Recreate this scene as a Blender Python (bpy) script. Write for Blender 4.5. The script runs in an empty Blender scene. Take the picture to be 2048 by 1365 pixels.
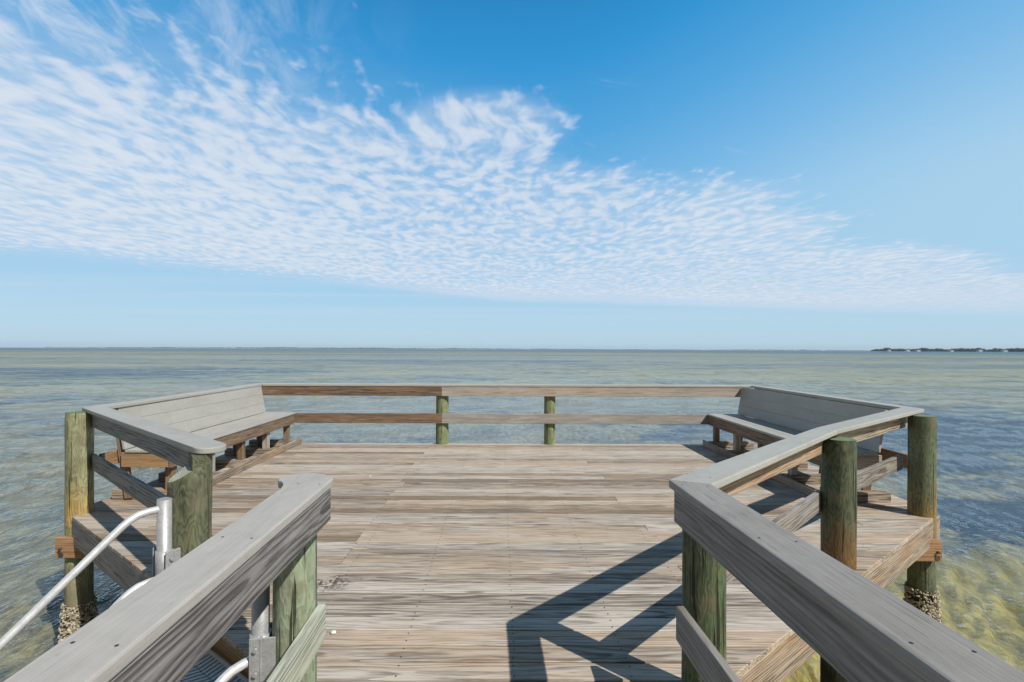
import bpy, bmesh, math, random
import numpy as np
from mathutils import Matrix, Vector
R = math.radians
random.seed(7)
rng = np.random.default_rng(7)
S = bpy.context.scene
COL = S.collection

# ------------------------------------------------------------------ camera
EYE = 1.68
cd = bpy.data.cameras.new('camera'); cam = bpy.data.objects.new('camera', cd); COL.objects.link(cam)
cd.sensor_width = 36; cd.lens = 36 * 1000 / 2048
cd.shift_x = 21 / 2048; cd.shift_y = 16 / 2048
cd.clip_start = .05; cd.clip_end = 40000
cam.matrix_world = Matrix.Translation((0, 0, EYE)) @ Matrix.Rotation(R(90), 4, 'X') @ Matrix.Rotation(R(.22), 4, 'Z')
S.camera = cam

# ------------------------------------------------------------------ node helper
class NB:
    def __init__(s, tree):
        s.t = tree; s.n = tree.nodes; s.l = tree.links; s.n.clear()
    def new(s, typ, ins=None, **props):
        nd = s.n.new(typ)
        for k, v in props.items(): setattr(nd, k, v)
        for k, v in (ins or {}).items(): s.put(nd.inputs[k], v)
        return nd
    def put(s, sock, v):
        if isinstance(v, bpy.types.NodeSocket): s.l.new(v, sock)
        else: sock.default_value = v
    def m(s, op, a, b=0.0, c=None, clamp=False):
        nd = s.n.new('ShaderNodeMath'); nd.operation = op; nd.use_clamp = clamp
        s.put(nd.inputs[0], a); s.put(nd.inputs[1], b)
        if c is not None: s.put(nd.inputs[2], c)
        return nd.outputs[0]
    def vm(s, op, a, b=(0, 0, 0)):
        nd = s.n.new('ShaderNodeVectorMath'); nd.operation = op
        s.put(nd.inputs[0], a); s.put(nd.inputs[1], b)
        return nd.outputs[0]
    def noise(s, vec, scale, detail=3, rough=.5, dist=0, out=0):
        nd = s.new('ShaderNodeTexNoise', {'Scale': scale, 'Detail': detail, 'Roughness': rough, 'Distortion': dist})
        if vec is not None: s.l.new(vec, nd.inputs['Vector'])
        return nd.outputs[out]
    def ss(s, x, a, b, lo=0., hi=1.):
        nd = s.new('ShaderNodeMapRange', {'From Min': a, 'From Max': b, 'To Min': lo, 'To Max': hi}, interpolation_type='SMOOTHSTEP')
        s.put(nd.inputs['Value'], x); return nd.outputs[0]
    def lin(s, x, a, b, lo=0., hi=1.):
        nd = s.new('ShaderNodeMapRange', {'From Min': a, 'From Max': b, 'To Min': lo, 'To Max': hi})
        s.put(nd.inputs['Value'], x); return nd.outputs[0]
    def mix(s, f, a, b, mode='MIX'):
        nd = s.n.new('ShaderNodeMix'); nd.data_type = 'RGBA'; nd.blend_type = mode
        s.put(nd.inputs[0], f)
        s.put(nd.inputs[6], a if not isinstance(a, tuple) else (*a[:3], 1))
        s.put(nd.inputs[7], b if not isinstance(b, tuple) else (*b[:3], 1))
        return nd.outputs[2]
    def xyz(s, v):
        nd = s.n.new('ShaderNodeSeparateXYZ'); s.l.new(v, nd.inputs[0]); return nd.outputs
    def comb(s, x, y, z=0.0):
        nd = s.n.new('ShaderNodeCombineXYZ')
        for i, q in enumerate((x, y, z)): s.put(nd.inputs[i], q)
        return nd.outputs[0]

# ------------------------------------------------------------------ sun and sky
SUN = Vector((.77, -.69, 1.06)).normalized()
sl = bpy.data.lights.new('sun', 'SUN'); sl.energy = 5.0; sl.angle = R(.53); sl.color = (1, .955, .89)
so = bpy.data.objects.new('sun', sl); COL.objects.link(so)
so.rotation_euler = SUN.to_track_quat('Z', 'Y').to_euler()
W = bpy.data.worlds.new('World'); S.world = W; W.use_nodes = True
b = NB(W.node_tree)
sky = b.new('ShaderNodeTexSky', sky_type='NISHITA', sun_disc=False, sun_elevation=math.asin(SUN.z),
            sun_rotation=math.atan2(SUN.x, SUN.y), altitude=0, air_density=1.0, dust_density=.6, ozone_density=2.2)
tc = b.new('ShaderNodeTexCoord').outputs['Generated']
dx, dy, dz = b.xyz(tc)
el = b.m('MAXIMUM', dz, .004)
u = b.m('DIVIDE', dx, el); v = b.m('DIVIDE', dy, el)
uv = b.comb(u, v)
# deep blue of a clean sea-side sky, paler towards the horizon
sat = b.new('ShaderNodeHueSaturation', {'Hue': .502, 'Saturation': 1.25, 'Value': 1.0, 'Color': sky.outputs[0]}).outputs[0]
tintf = b.ss(dz, .0, .55)
side = b.m('ADD', b.m('MULTIPLY', b.ss(dx, .05, .85), .20), b.m('MULTIPLY', b.ss(dx, -.15, -.8), .05))
grad = b.new('ShaderNodeValToRGB', {'Fac': b.m('SUBTRACT', dz, b.m('MULTIPLY', side, b.ss(dz, .05, .3)))})
cr = grad.color_ramp
SKYRAMP = [(0, (.50, .69, .82)), (.06, (.45, .68, .85)), (.14, (.35, .62, .86)), (.26, (.20, .50, .82)),
           (.38, (.095, .40, .76)), (.50, (.034, .31, .68)), (.62, (.02, .22, .52)), (.8, (.05, .13, .24)), (1, (.06, .11, .17))]  # top stops, above the view, dulled to darken and neutralise shadow fill
while len(cr.elements) < len(SKYRAMP): cr.elements.new(.5)
for e, (p, c) in zip(cr.elements, SKYRAMP): e.position = p; e.color = (*c, 1)
gradc = b.vm('SCALE', grad.outputs[0]); gradc.node.inputs['Scale'].default_value = 10.0
base = b.mix(.93, sat, gradc)
base = b.mix(b.ss(dy, .12, -.25), base, (.65, .85, 1.15))       # unseen sky behind the viewer, dimmed to lessen fill in the shadows
# altocumulus layer on a flat sheet: (u, v) are positions on that sheet
warp = b.noise(uv, .9, 3, .5, 0, 1)
wuv = b.vm('ADD', uv, b.vm('MULTIPLY', b.vm('SUBTRACT', warp, (.5, .5, .5)), (.5, .5, 0)))
edge_n = b.m('SUBTRACT', b.noise(uv, .75, 6, .66), .5)
up = b.m('SUBTRACT', v, b.m('MULTIPLY_ADD', u, .60, 1.72))
up = b.m('ADD', up, b.m('MULTIPLY', edge_n, 2.4))
lo = b.m('SUBTRACT', b.m('ADD', b.m('MINIMUM', b.m('MULTIPLY', u, .92), b.m('MULTIPLY', u, .3)), 10.9), v)
lo = b.m('ADD', lo, b.m('MULTIPLY', edge_n, 1.4))
bil = b.m('SQRT', b.m('ADD', b.m('POWER', b.m('DIVIDE', b.m('ADD', u, .12), .55), 2), b.m('POWER', b.m('DIVIDE', b.m('SUBTRACT', v, 2.32), .5), 2)))
band = b.m('MULTIPLY', b.m('MAXIMUM', b.ss(up, -.05, 1.0), b.ss(bil, 1.25, .4)), b.ss(lo, -.4, 2.8))
skew = b.comb(b.m('MULTIPLY_ADD', v, .02, b.xyz(wuv)[0]), b.m('MULTIPLY', b.xyz(wuv)[1], .56))
cell = b.noise(skew, 10.5, 2.5, .5, .0)
cellb = b.noise(skew, 4.2, 3, .5, .0)
big = b.noise(uv, .8, 4, .55)
fine = b.noise(skew, 24, 4, .6)
dens = b.m('ADD', b.m('MULTIPLY', cell, 1.5), b.m('MULTIPLY', cellb, .62))
dens = b.m('ADD', dens, b.m('MULTIPLY', big, .35))
dens = b.m('ADD', dens, b.m('MULTIPLY', fine, .22))
leftc = b.ss(u, .3, -2.2)
thr = b.m('SUBTRACT', b.lin(band, 0, 1, 1.78, 1.15), b.m('MULTIPLY', leftc, .10))
dens = b.m('SUBTRACT', dens, thr)
lump = b.ss(dens, -.10, .36)
veil = b.m('MULTIPLY', b.ss(b.m('ADD', band, b.m('MULTIPLY', b.m('SUBTRACT', big, .5), .9)), .35, 1.1), .36)
fard = b.ss(v, 5.0, 9.5)                                    # cloudlets merge into a smooth sheet far away
veil = b.m('MAXIMUM', veil, b.m('MULTIPLY', b.m('MULTIPLY', b.ss(band, 0, .55), fard), .66))
veil = b.m('MAXIMUM', veil, b.m('MULTIPLY', b.m('MULTIPLY', band, leftc), .45))
cov = b.m('SUBTRACT', 1, b.m('MULTIPLY', b.m('SUBTRACT', 1, b.m('MULTIPLY', lump, .72)), b.m('SUBTRACT', 1, veil)))
# thin wisps: left top, and a few streaks in the clear part
wv = b.comb(b.m('MULTIPLY', b.m('ADD', u, b.m('MULTIPLY', v, .35)), 2.3), b.m('MULTIPLY', v, .9))
wis = b.noise(wv, 2.4, 7, .66, .6)
wmask = b.m('MULTIPLY', b.ss(u, -.2, -1.25), b.ss(v, 3.6, 2.0))
wis1 = b.m('MULTIPLY', b.ss(wis, .36, .78), wmask)
sx = b.comb(b.m('MULTIPLY', u, 1.3), b.m('MULTIPLY_ADD', u, -1.4, b.m('MULTIPLY', v, 4.2)))
wis2 = b.m('MULTIPLY', b.ss(b.noise(sx, 1.6, 6, .62, .3), .60, .82), b.ss(v, 6, 2.2))
hz = b.comb(b.m('MULTIPLY', u, .12), v)
wis3 = b.m('MULTIPLY', b.ss(b.noise(hz, .5, 4, .5), .40, .7), b.m('MULTIPLY', b.ss(v, 5.5, 8), b.ss(v, 34, 12)))
cov = b.m('MAXIMUM', cov, b.m('MULTIPLY', wis1, .85))
cov = b.m('MAXIMUM', cov, b.m('MULTIPLY', wis2, .30))
cov = b.m('MAXIMUM', cov, b.m('MULTIPLY', wis3, .38))
cov = b.m('MULTIPLY', cov, b.ss(dz, .02, .09))
ccol = b.mix(b.ss(dens, .05, .6), (6.1, 7.1, 8.5), (7.6, 8.05, 8.7))
skyc = b.mix(cov, base, ccol)
bg = b.new('ShaderNodeBackground', {'Color': skyc, 'Strength': .1})
b.l.new(bg.outputs[0], b.new('ShaderNodeOutputWorld').inputs[0])
S.view_settings.view_transform = 'Standard'; S.view_settings.look = 'None'
S.view_settings.exposure = 0.0; S.view_settings.gamma = 1
S.view_settings.use_curve_mapping = False
S.render.engine = 'CYCLES'
S.cycles.max_bounces = 6; S.cycles.volume_bounces = 0

# ------------------------------------------------------------------ mesh helper
class MB:
    def __init__(s): s.v = []; s.f = []; s.g = []; s.t = []; s.sm = []
    def add(s, verts, faces, grain, tint, smooth=False):
        o = len(s.v); s.v += [tuple(p) for p in verts]; s.g += [tuple(p) for p in grain]
        s.t += list(tint) if hasattr(tint, '__len__') else [tint] * len(verts)
        s.f += [tuple(i + o for i in f) for f in faces]; s.sm += [smooth] * len(faces)
    def prism(s, pts, z0, z1, d=(1, 0), bev=.003, M=None, tint=None, seg=1, gsh=None):
        """plan polygon pts (counter-clockwise) extruded from z0 to z1; grain runs along d (or along z when d == 'z')"""
        ar = sum(pts[i][0] * pts[(i + 1) % len(pts)][1] - pts[(i + 1) % len(pts)][0] * pts[i][1] for i in range(len(pts)))
        if ar < 0: pts = pts[::-1]
        bm = bmesh.new(); n = len(pts)
        lo = [bm.verts.new((x, y, z0)) for x, y in pts]; hi = [bm.verts.new((x, y, z1)) for x, y in pts]
        bm.faces.new(hi); bm.faces.new(lo[::-1])
        for i in range(n): j = (i + 1) % n; bm.faces.new((lo[i], lo[j], hi[j], hi[i]))
        if bev > 0: bmesh.ops.bevel(bm, geom=bm.edges[:], offset=bev, segments=seg, profile=.5, affect='EDGES')
        bm.verts.index_update()
        V = [p.co.copy() for p in bm.verts]; F = [[p.index for p in f.verts] for f in bm.faces]; bm.free()
        cx = sum(p[0] for p in pts) / n; cy = sum(p[1] for p in pts) / n
        if gsh is None: gsh = (random.uniform(0, 90), random.uniform(-.03, .03), random.uniform(.0, .07))
        if d == 'z': G = [(p.z + gsh[0], p.x - cx + gsh[1], p.y - cy + gsh[2]) for p in V]
        else:
            L = math.hypot(*d); dx, dy = d[0] / L, d[1] / L; zc = (z0 + z1) / 2
            G = [((p.x - cx) * dx + (p.y - cy) * dy + gsh[0], -(p.x - cx) * dy + (p.y - cy) * dx + gsh[1], p.z - zc + gsh[2]) for p in V]
        if M is not None: V = [M @ p for p in V]
        s.add(V, F, G, random.random() if tint is None else tint)
        return s
    def box(s, x0, x1, y0, y1, z0, z1, d=(1, 0), **k):
        return s.prism([(x0, y0), (x1, y0), (x1, y1), (x0, y1)], z0, z1, d, **k)
    def tube(s, path, r, seg=14, cap=True):
        P = [Vector(p) for p in path]; rings = []; V = []; F = []; G = []
        up = Vector((0, 0, 1)); prev = None
        for i, p in enumerate(P):
            t = (P[min(i + 1, len(P) - 1)] - P[max(i - 1, 0)]).normalized()
            if prev is None: a = t.cross(up if abs(t.z) < .9 else Vector((1, 0, 0))).normalized()
            else: a = (prev - t * prev.dot(t)).normalized()
            prev = a; c = t.cross(a)
            for k in range(seg):
                an = 2 * math.pi * k / seg; q = p + (a * math.cos(an) + c * math.sin(an)) * r
                V.append(q); G.append(q)
        for i in range(len(P) - 1):
            for k in range(seg):
                k2 = (k + 1) % seg; F.append((i * seg + k, i * seg + k2, (i + 1) * seg + k2, (i + 1) * seg + k))
        s.add(V, F, G, .5, True)
        if cap:
            n = (len(P) - 1) * seg; o = len(s.v) - len(V)
            s.f += [tuple(o + k for k in range(seg))[::-1], tuple(o + n + k for k in range(seg))]; s.sm += [False, False]
        return s
    def build(s, name, mat, parent=None):
        me = bpy.data.meshes.new(name); me.from_pydata(s.v, [], s.f)
        me.attributes.new('grain', 'FLOAT_VECTOR', 'POINT').data.foreach_set('vector', np.array(s.g, dtype=np.float32).ravel())
        me.attributes.new('tint', 'FLOAT', 'POINT').data.foreach_set('value', np.array(s.t, dtype=np.float32))
        me.polygons.foreach_set('use_smooth', s.sm); me.materials.append(mat); me.update()
        o = bpy.data.objects.new(name, me); COL.objects.link(o)
        if parent is not None:
            o.parent = parent
            o.matrix_parent_inverse = Matrix.Identity(4)
            me.transform(parent.matrix_world.inverted() if parent.get('_abs') else Matrix.Identity(4))
        return o
def thing(name, label, cat, loc=(0, 0, 0), group=None):
    o = bpy.data.objects.new(name, None); COL.objects.link(o); o.location = loc; o.empty_display_size = .2
    o.matrix_world = Matrix.Translation(loc); o['label'] = label; o['category'] = cat
    if group: o['group'] = group
    o['_abs'] = 1                       # its parts are modelled in world coordinates, then made local
    return o

# ------------------------------------------------------------------ materials
def mat(name):
    m = bpy.data.materials.new(name); m.use_nodes = True; return m, NB(m.node_tree)
def finish(b, color, rough, bump=None, bd=.002, bs=.6, metal=0., spec=.5, **k):
    p = b.new('ShaderNodeBsdfPrincipled', {'Metallic': metal, 'Specular IOR Level': spec})
    b.put(p.inputs['Base Color'], color if not isinstance(color, tuple) else (*color, 1)); b.put(p.inputs['Roughness'], rough)
    for q, val in k.items(): b.put(p.inputs[q], val)
    if bump is not None:
        bn = b.new('ShaderNodeBump', {'Strength': bs, 'Distance': bd, 'Height': bump}); b.l.new(bn.outputs[0], p.inputs['Normal'])
    b.l.new(p.outputs[0], b.new('ShaderNodeOutputMaterial').inputs[0]); return p
def wood(name, light, dark, warm, warm_amt=.5, contrast=1.0, gap=False, ringf=90., var=.35, green=0.):
    """weathered sawn timber: rings cut by the board face, fibres along the grain, tone per board"""
    m, b = mat(name)
    g = b.new('ShaderNodeAttribute', attribute_name='grain').outputs['Vector']
    t = b.new('ShaderNodeAttribute', attribute_name='tint').outputs['Fac']
    x, y, z = b.xyz(g)
    wob = b.noise(b.vm('MULTIPLY', g, (.9, 5, 5)), 1.0, 3, .5, 0, 1)
    wx, wy, wz = b.xyz(wob)
    yy = b.m('ADD', y, b.m('MULTIPLY', b.m('SUBTRACT', wx, .5), .10))
    zz = b.m('ADD', z, b.m('MULTIPLY', b.m('SUBTRACT', wy, .5), .09))
    rr = b.m('SQRT', b.m('ADD', b.m('MULTIPLY', yy, yy), b.m('MULTIPLY', b.m('MULTIPLY', zz, zz), 1.0)))
    saw = b.m('FRACT', b.m('MULTIPLY', rr, ringf))
    ring = b.m('MULTIPLY', b.ss(saw, .15, .85), b.ss(saw, 1.0, .88))
    fib = b.noise(b.vm('MULTIPLY', g, (6, 230, 230)), 1, 4, .7)
    fib2 = b.noise(b.vm('MULTIPLY', g, (2.8, 52, 52)), 1, 5, .7)
    blot = b.noise(b.vm('MULTIPLY', g, (2.2, 14, 14)), 1, 4, .6)
    blot2 = b.noise(b.vm('ADD', b.vm('MULTIPLY', g, (.9, 7, 7)), (31, 5, 9)), 1, 3, .55)
    f = b.m('ADD', b.m('MULTIPLY', b.m('SUBTRACT', ring, .4), .62 * contrast), b.m('MULTIPLY', b.m('SUBTRACT', fib, .5), 1.1 * contrast))
    f = b.m('ADD', f, b.m('MULTIPLY', b.m('SUBTRACT', fib2, .5), 2.3 * contrast))
    f = b.m('ADD', f, b.m('MULTIPLY', b.m('SUBTRACT', blot, .5), 1.2 * contrast))
    f = b.m('ADD', f, b.m('MULTIPLY', b.m('SUBTRACT', t, .5), var * 1.4))
    f = b.m('ADD', f, .42, clamp=True)
    c = b.mix(f, light, dark)
    wf = b.m('MULTIPLY', b.ss(b.m('ADD', blot2, b.m('MULTIPLY', b.m('SUBTRACT', b.m('FRACT', b.m('MULTIPLY', t, 7.3)), .5), .3)), .42, .72), warm_amt)
    c = b.mix(wf, c, b.mix(f, tuple(min(1, q * 1.7) for q in warm), warm))
    # knots
    vo = b.new('ShaderNodeTexVoronoi', {'Scale': 1.0, 'Vector': b.vm('MULTIPLY', g, (1.3, 7, 7))}, feature='F1')
    kn = b.ss(vo.outputs['Distance'], .13, .05)
    kn = b.m('MULTIPLY', kn, b.ss(b.noise(g, 1.7, 1), .5 if gap else .44, .56 if gap else .5))
    c = b.mix(b.m('MULTIPLY', kn, .7), c, tuple(q * .35 for q in warm))
    # short dark drying checks
    ck = b.noise(b.vm('MULTIPLY', g, (2.2, 160, 160)), 1, 2, .5)
    ck = b.m('MULTIPLY', b.ss(ck, .66, .72), .8)
    c = b.mix(ck, c, tuple(q * .3 for q in dark))
    if gap:
        # the dark burnt-looking stain on the boards by the left rail post, and small specks of dirt
        po = b.new('ShaderNodeNewGeometry').outputs['Position']
        px, py, pz = b.xyz(po)
        d1 = b.m('SQRT', b.m('ADD', b.m('POWER', b.m('MULTIPLY', b.m('ADD', px, 1.22), 2.6), 2), b.m('POWER', b.m('MULTIPLY', b.m('SUBTRACT', py, 3.58), 4.5), 2)))
        st = b.m('MULTIPLY', b.ss(b.m('ADD', d1, b.m('MULTIPLY', b.noise(po, 12, 4, .7), 1.1)), 1.15, .75), b.ss(b.noise(po, 30, 3, .6), .42, .58))
        c = b.mix(b.m('MULTIPLY', st, .8), c, (.035, .03, .026))
        sp = b.ss(b.noise(po, 75, 2, .5), .72, .75)
        c = b.mix(b.m('MULTIPLY', sp, .55), c, (.05, .04, .03))
    h = b.m('SUBTRACT', b.m('ADD', b.m('MULTIPLY', fib, .6), b.m('MULTIPLY', ring, -.35)), b.m('MULTIPLY', ck, 1.2))
    finish(b, c, b.lin(f, 0, 1, .62, .85), h, .0016, .55, spec=.28)
    return m
def composite(name, col, streak=.12, checks=0.):
    m, b = mat(name)
    g = b.new('ShaderNodeAttribute', attribute_name='grain').outputs['Vector']
    n1 = b.noise(b.vm('MULTIPLY', g, (4, 190, 190)), 1, 3, .6)
    n2 = b.noise(b.vm('MULTIPLY', g, (1, 5, 5)), 1, 4, .6)
    n3 = b.noise(g, 900, 2, .6)
    n4 = b.noise(g, 14, 5, .65)
    f = b.m('ADD', b.m('MULTIPLY', b.m('SUBTRACT', n1, .5), streak * 2.2), b.m('MULTIPLY', b.m('SUBTRACT', n2, .5), .22))
    f = b.m('ADD', f, b.m('MULTIPLY', b.m('SUBTRACT', n3, .5), .55))
    f = b.m('ADD', f, b.m('MULTIPLY', b.m('SUBTRACT', n4, .5), .28))
    f = b.m('ADD', f, 1.0)
    c = b.vm('SCALE', (*col, ), (0, 0, 0)); nd = c.node; b.put(nd.inputs['Scale'], f)
    st = b.m('MULTIPLY', b.ss(b.noise(g, 9, 4, .7), .66, .78), .28)
    c = b.mix(st, c, (col[0] * .62, col[1] * .58, col[2] * .5))
    # a few bird-lime and lichen flecks
    fl = b.ss(b.noise(g, 60, 2, .4), .755, .78)
    c = b.mix(b.m('MULTIPLY', fl, .45), c, (.16, .14, .11))
    ch = b.m('MULTIPLY', b.ss(b.noise(b.vm('MULTIPLY', g, (5, 130, 130)), 1, 3, .6), .60, .68), checks)
    c = b.mix(ch, c, (col[0] * .3, col[1] * .3, col[2] * .3))
    gr = b.ss(b.noise(b.vm('MULTIPLY', g, (2.5, 9, 9)), 1, 5, .7), .42, .7); c = b.mix(b.m('MULTIPLY', gr, .22), c, (col[0] * .6, col[1] * .56, col[2] * .48))
    finish(b, c, .62, b.m('ADD', b.m('MULTIPLY', n1, 1.), b.m('MULTIPLY', n3, .8)), .0008, .5, spec=.35)
    return m
M_deck = wood('deck_timber', (.515, .46, .39), (.14, .115, .09), (.28, .185, .105), .48, .84, gap=True, ringf=70, var=.40)
M_rim = wood('rim_timber', (.40, .335, .265), (.11, .082, .06), (.26, .155, .08), .5, 1.1, ringf=60)
M_brown = wood('brown_timber', (.27, .195, .135), (.068, .044, .031), (.19, .105, .05), .5, .9, ringf=60)
M_grey = wood('grey_timber', (.30, .29, .275), (.075, .066, .062), (.17, .12, .08), .25, .95, ringf=55)
M_pale = wood('pale_timber', (.42, .38, .33), (.17, .145, .12), (.27, .20, .14), .35, .8, ringf=60)
M_tan = wood('tan_timber', (.36, .25, .145), (.14, .08, .04), (.28, .155, .065), .6, .8, ringf=60)
M_comp = composite('pale_composite', (.385, .375, .34), .06)
M_capL = composite('light_grey_composite', (.36, .36, .33), .06)
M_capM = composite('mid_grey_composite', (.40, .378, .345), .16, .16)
M_lich = wood('lichen_pale_timber', (.50, .52, .43), (.19, .20, .15), (.26, .22, .12), .15, 1.2, ringf=60)
M_gtop = wood('green_sawn_end', (.20, .27, .15), (.07, .11, .055), (.14, .14, .07), .3, 1., ringf=70)
M_bleach = wood('bleached_timber', (.47, .455, .42), (.21, .195, .17), (.27, .22, .17), .2, .75, ringf=60)
M_grey2 = wood('fine_grey_timber', (.27, .258, .24), (.10, .09, .082), (.18, .13, .09), .3, .62, ringf=45)
M_beam = wood('raw_beam_timber', (.46, .30, .17), (.20, .10, .045), (.40, .19, .07), .7, .6, ringf=50)
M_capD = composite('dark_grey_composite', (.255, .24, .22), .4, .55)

def piling_mat(name, g1, g2, brown_z, brown_c, seed, algae=.93, crust=(.022, .02, .014)):
    m, b = mat(name)
    g = b.new('ShaderNodeAttribute', attribute_name='grain').outputs['Vector']   # (angle arc, z, r)
    g = b.vm('ADD', g, (seed, 0, 0))
    gx, gz, gr = b.xyz(g)
    q = b.comb(gx, b.m('MULTIPLY', gz, .12), gr)
    wv = b.noise(b.vm('MULTIPLY', g, (7, 2.2, 7)), 1, 3, .5)
    ringp = b.m('FRACT', b.m('ADD', b.m('MULTIPLY', wv, 15), b.m('MULTIPLY', gz, 1.2)))
    ring = b.m('MULTIPLY', b.ss(ringp, .2, .8), b.ss(ringp, 1.0, .9))
    fib = b.noise(q, 60, 4, .7); streak = b.noise(q, 14, 4, .6)
    f = b.m('ADD', b.m('MULTIPLY', b.m('SUBTRACT', fib, .5), 1.3), b.m('MULTIPLY', b.m('SUBTRACT', streak, .5), 1.5))
    f = b.m('ADD', f, b.m('MULTIPLY', b.m('SUBTRACT', ring, .4), .4)); f = b.m('ADD', f, .45, clamp=True)
    c = b.mix(f, g1, g2)
    blot = b.noise(g, 6, 5, .65)
    c = b.mix(b.m('MULTIPLY', b.ss(blot, .46, .66), .6), c, (.17, .145, .085))
    wz = b.m('ADD', gz, b.m('MULTIPLY', b.m('SUBTRACT', b.noise(q, 10, 3, .6), .5), .5))
    bf = b.m('MULTIPLY', b.ss(wz, brown_z, brown_z - .45), b.ss(wz, -.25, -.05))
    bc = b.mix(f, tuple(k * 1.5 for k in brown_c), tuple(k * .55 for k in brown_c))
    c = b.mix(bf, c, bc)
    c = b.mix(b.m('MULTIPLY', b.ss(wz, -.62, -.85), algae), c, crust)
    ck = b.noise(b.comb(b.m('MULTIPLY', gx, 38), b.m('MULTIPLY', gz, 1.1), 0.0), 1, 3, .5)
    ck = b.ss(ck, .605, .65); c = b.mix(b.m('MULTIPLY', ck, .85), c, (.02, .022, .012))
    gd = b.noise(b.vm('MULTIPLY', g, (9, 3, 9)), 1, 5, .7); c = b.mix(b.m('MULTIPLY', b.ss(gd, .5, .7), .45), c, (.11, .105, .075))
    h = b.m('SUBTRACT', b.m('ADD', fib, b.m('MULTIPLY', ring, .3)), b.m('MULTIPLY', ck, 2.5))
    finish(b, c, b.lin(f, 0, 1, .6, .82), h, .005, .8, spec=.25); return m
GR1 = (.21, .27, .15); GR2 = (.07, .105, .055)
M_pB = piling_mat('pale_green_timber', (.34, .39, .265), (.16, .20, .13), -.9, (.2, .12, .05), 3)
M_pC = piling_mat('mossy_green_timber', (.12, .155, .08), (.036, .055, .028), -.9, (.2, .12, .05), 7)
M_pF = piling_mat('deep_green_timber', (.115, .145, .09), (.03, .043, .027), .52, (.15, .085, .035), 11)
M_pE = piling_mat('green_timber', (.175, .21, .13), (.055, .072, .043), .42, (.22, .16, .06), 17, .93, (.03, .026, .018))
M_pD = piling_mat('yellowed_green_timber', (.37, .37, .22), (.15, .16, .08), .40, (.38, .26, .095), 23, .8, (.20, .17, .115))
M_pA = piling_mat('notched_green_timber', (.17, .18, .105), (.042, .048, .028), -.9, (.2, .12, .05), 29)
M_pG = piling_mat('far_green_timber', (.29, .34, .18), (.12, .15, .07), -.9, (.2, .12, .05), 35)

def galv():
    m, b = mat('galvanised_steel')
    po = b.new('ShaderNodeNewGeometry').outputs['Position']
    vo = b.new('ShaderNodeTexVoronoi', {'Scale': 160., 'Vector': po}).outputs['Color']
    vx = b.xyz(vo)[0]; n = b.noise(po, 25, 4, .6)
    c = b.mix(b.m('ADD', b.m('MULTIPLY', vx, .4), b.m('MULTIPLY', n, .6)), (.27, .275, .275), (.50, .51, .51))
    c = b.mix(b.m('MULTIPLY', b.ss(b.noise(po, 40, 4, .7), .62, .72), .35), c, (.30, .25, .19))
    finish(b, c, b.lin(n, .3, .7, .38, .55), n, .0005, .4, metal=.35); return m
def brushed():
    m, b = mat('brushed_aluminium')
    po = b.new('ShaderNodeNewGeometry').outputs['Position']; n = b.noise(po, 30, 5, .6)
    finish(b, b.mix(n, (.60, .60, .59), (.83, .83, .82)), b.lin(n, .3, .7, .3, .48), n, .0004, .3, metal=.45); return m
def plain(name, c, r=.6, var=.3, sc=20, metal=0.):
    m, b = mat(name); po = b.new('ShaderNodeNewGeometry').outputs['Position']
    n = b.noise(po, sc, 4, .6)
    finish(b, b.mix(n, tuple(k * (1 - var) for k in c), tuple(k * (1 + var) for k in c)), r, n, .001, .3, metal=metal); return m
M_galv = galv(); M_alu = brushed()
M_rust = plain('rusty_steel', (.10, .075, .06), .6, .4, 90, .5)
M_screw = plain('dark_screw_metal', (.045, .036, .03), .55, .3, 60, .3)
M_shell = plain('oyster_shell', (.42, .37, .28), .7, .55, 45)
M_white = plain('white_shell', (.75, .73, .68), .5, .1, 60)
M_dark = plain('slot_shade_black', (.02, .022, .024), .6, .3, 40)
M_polymer = plain('pale_polymer', (.55, .56, .54), .5, .1, 40)

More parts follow.
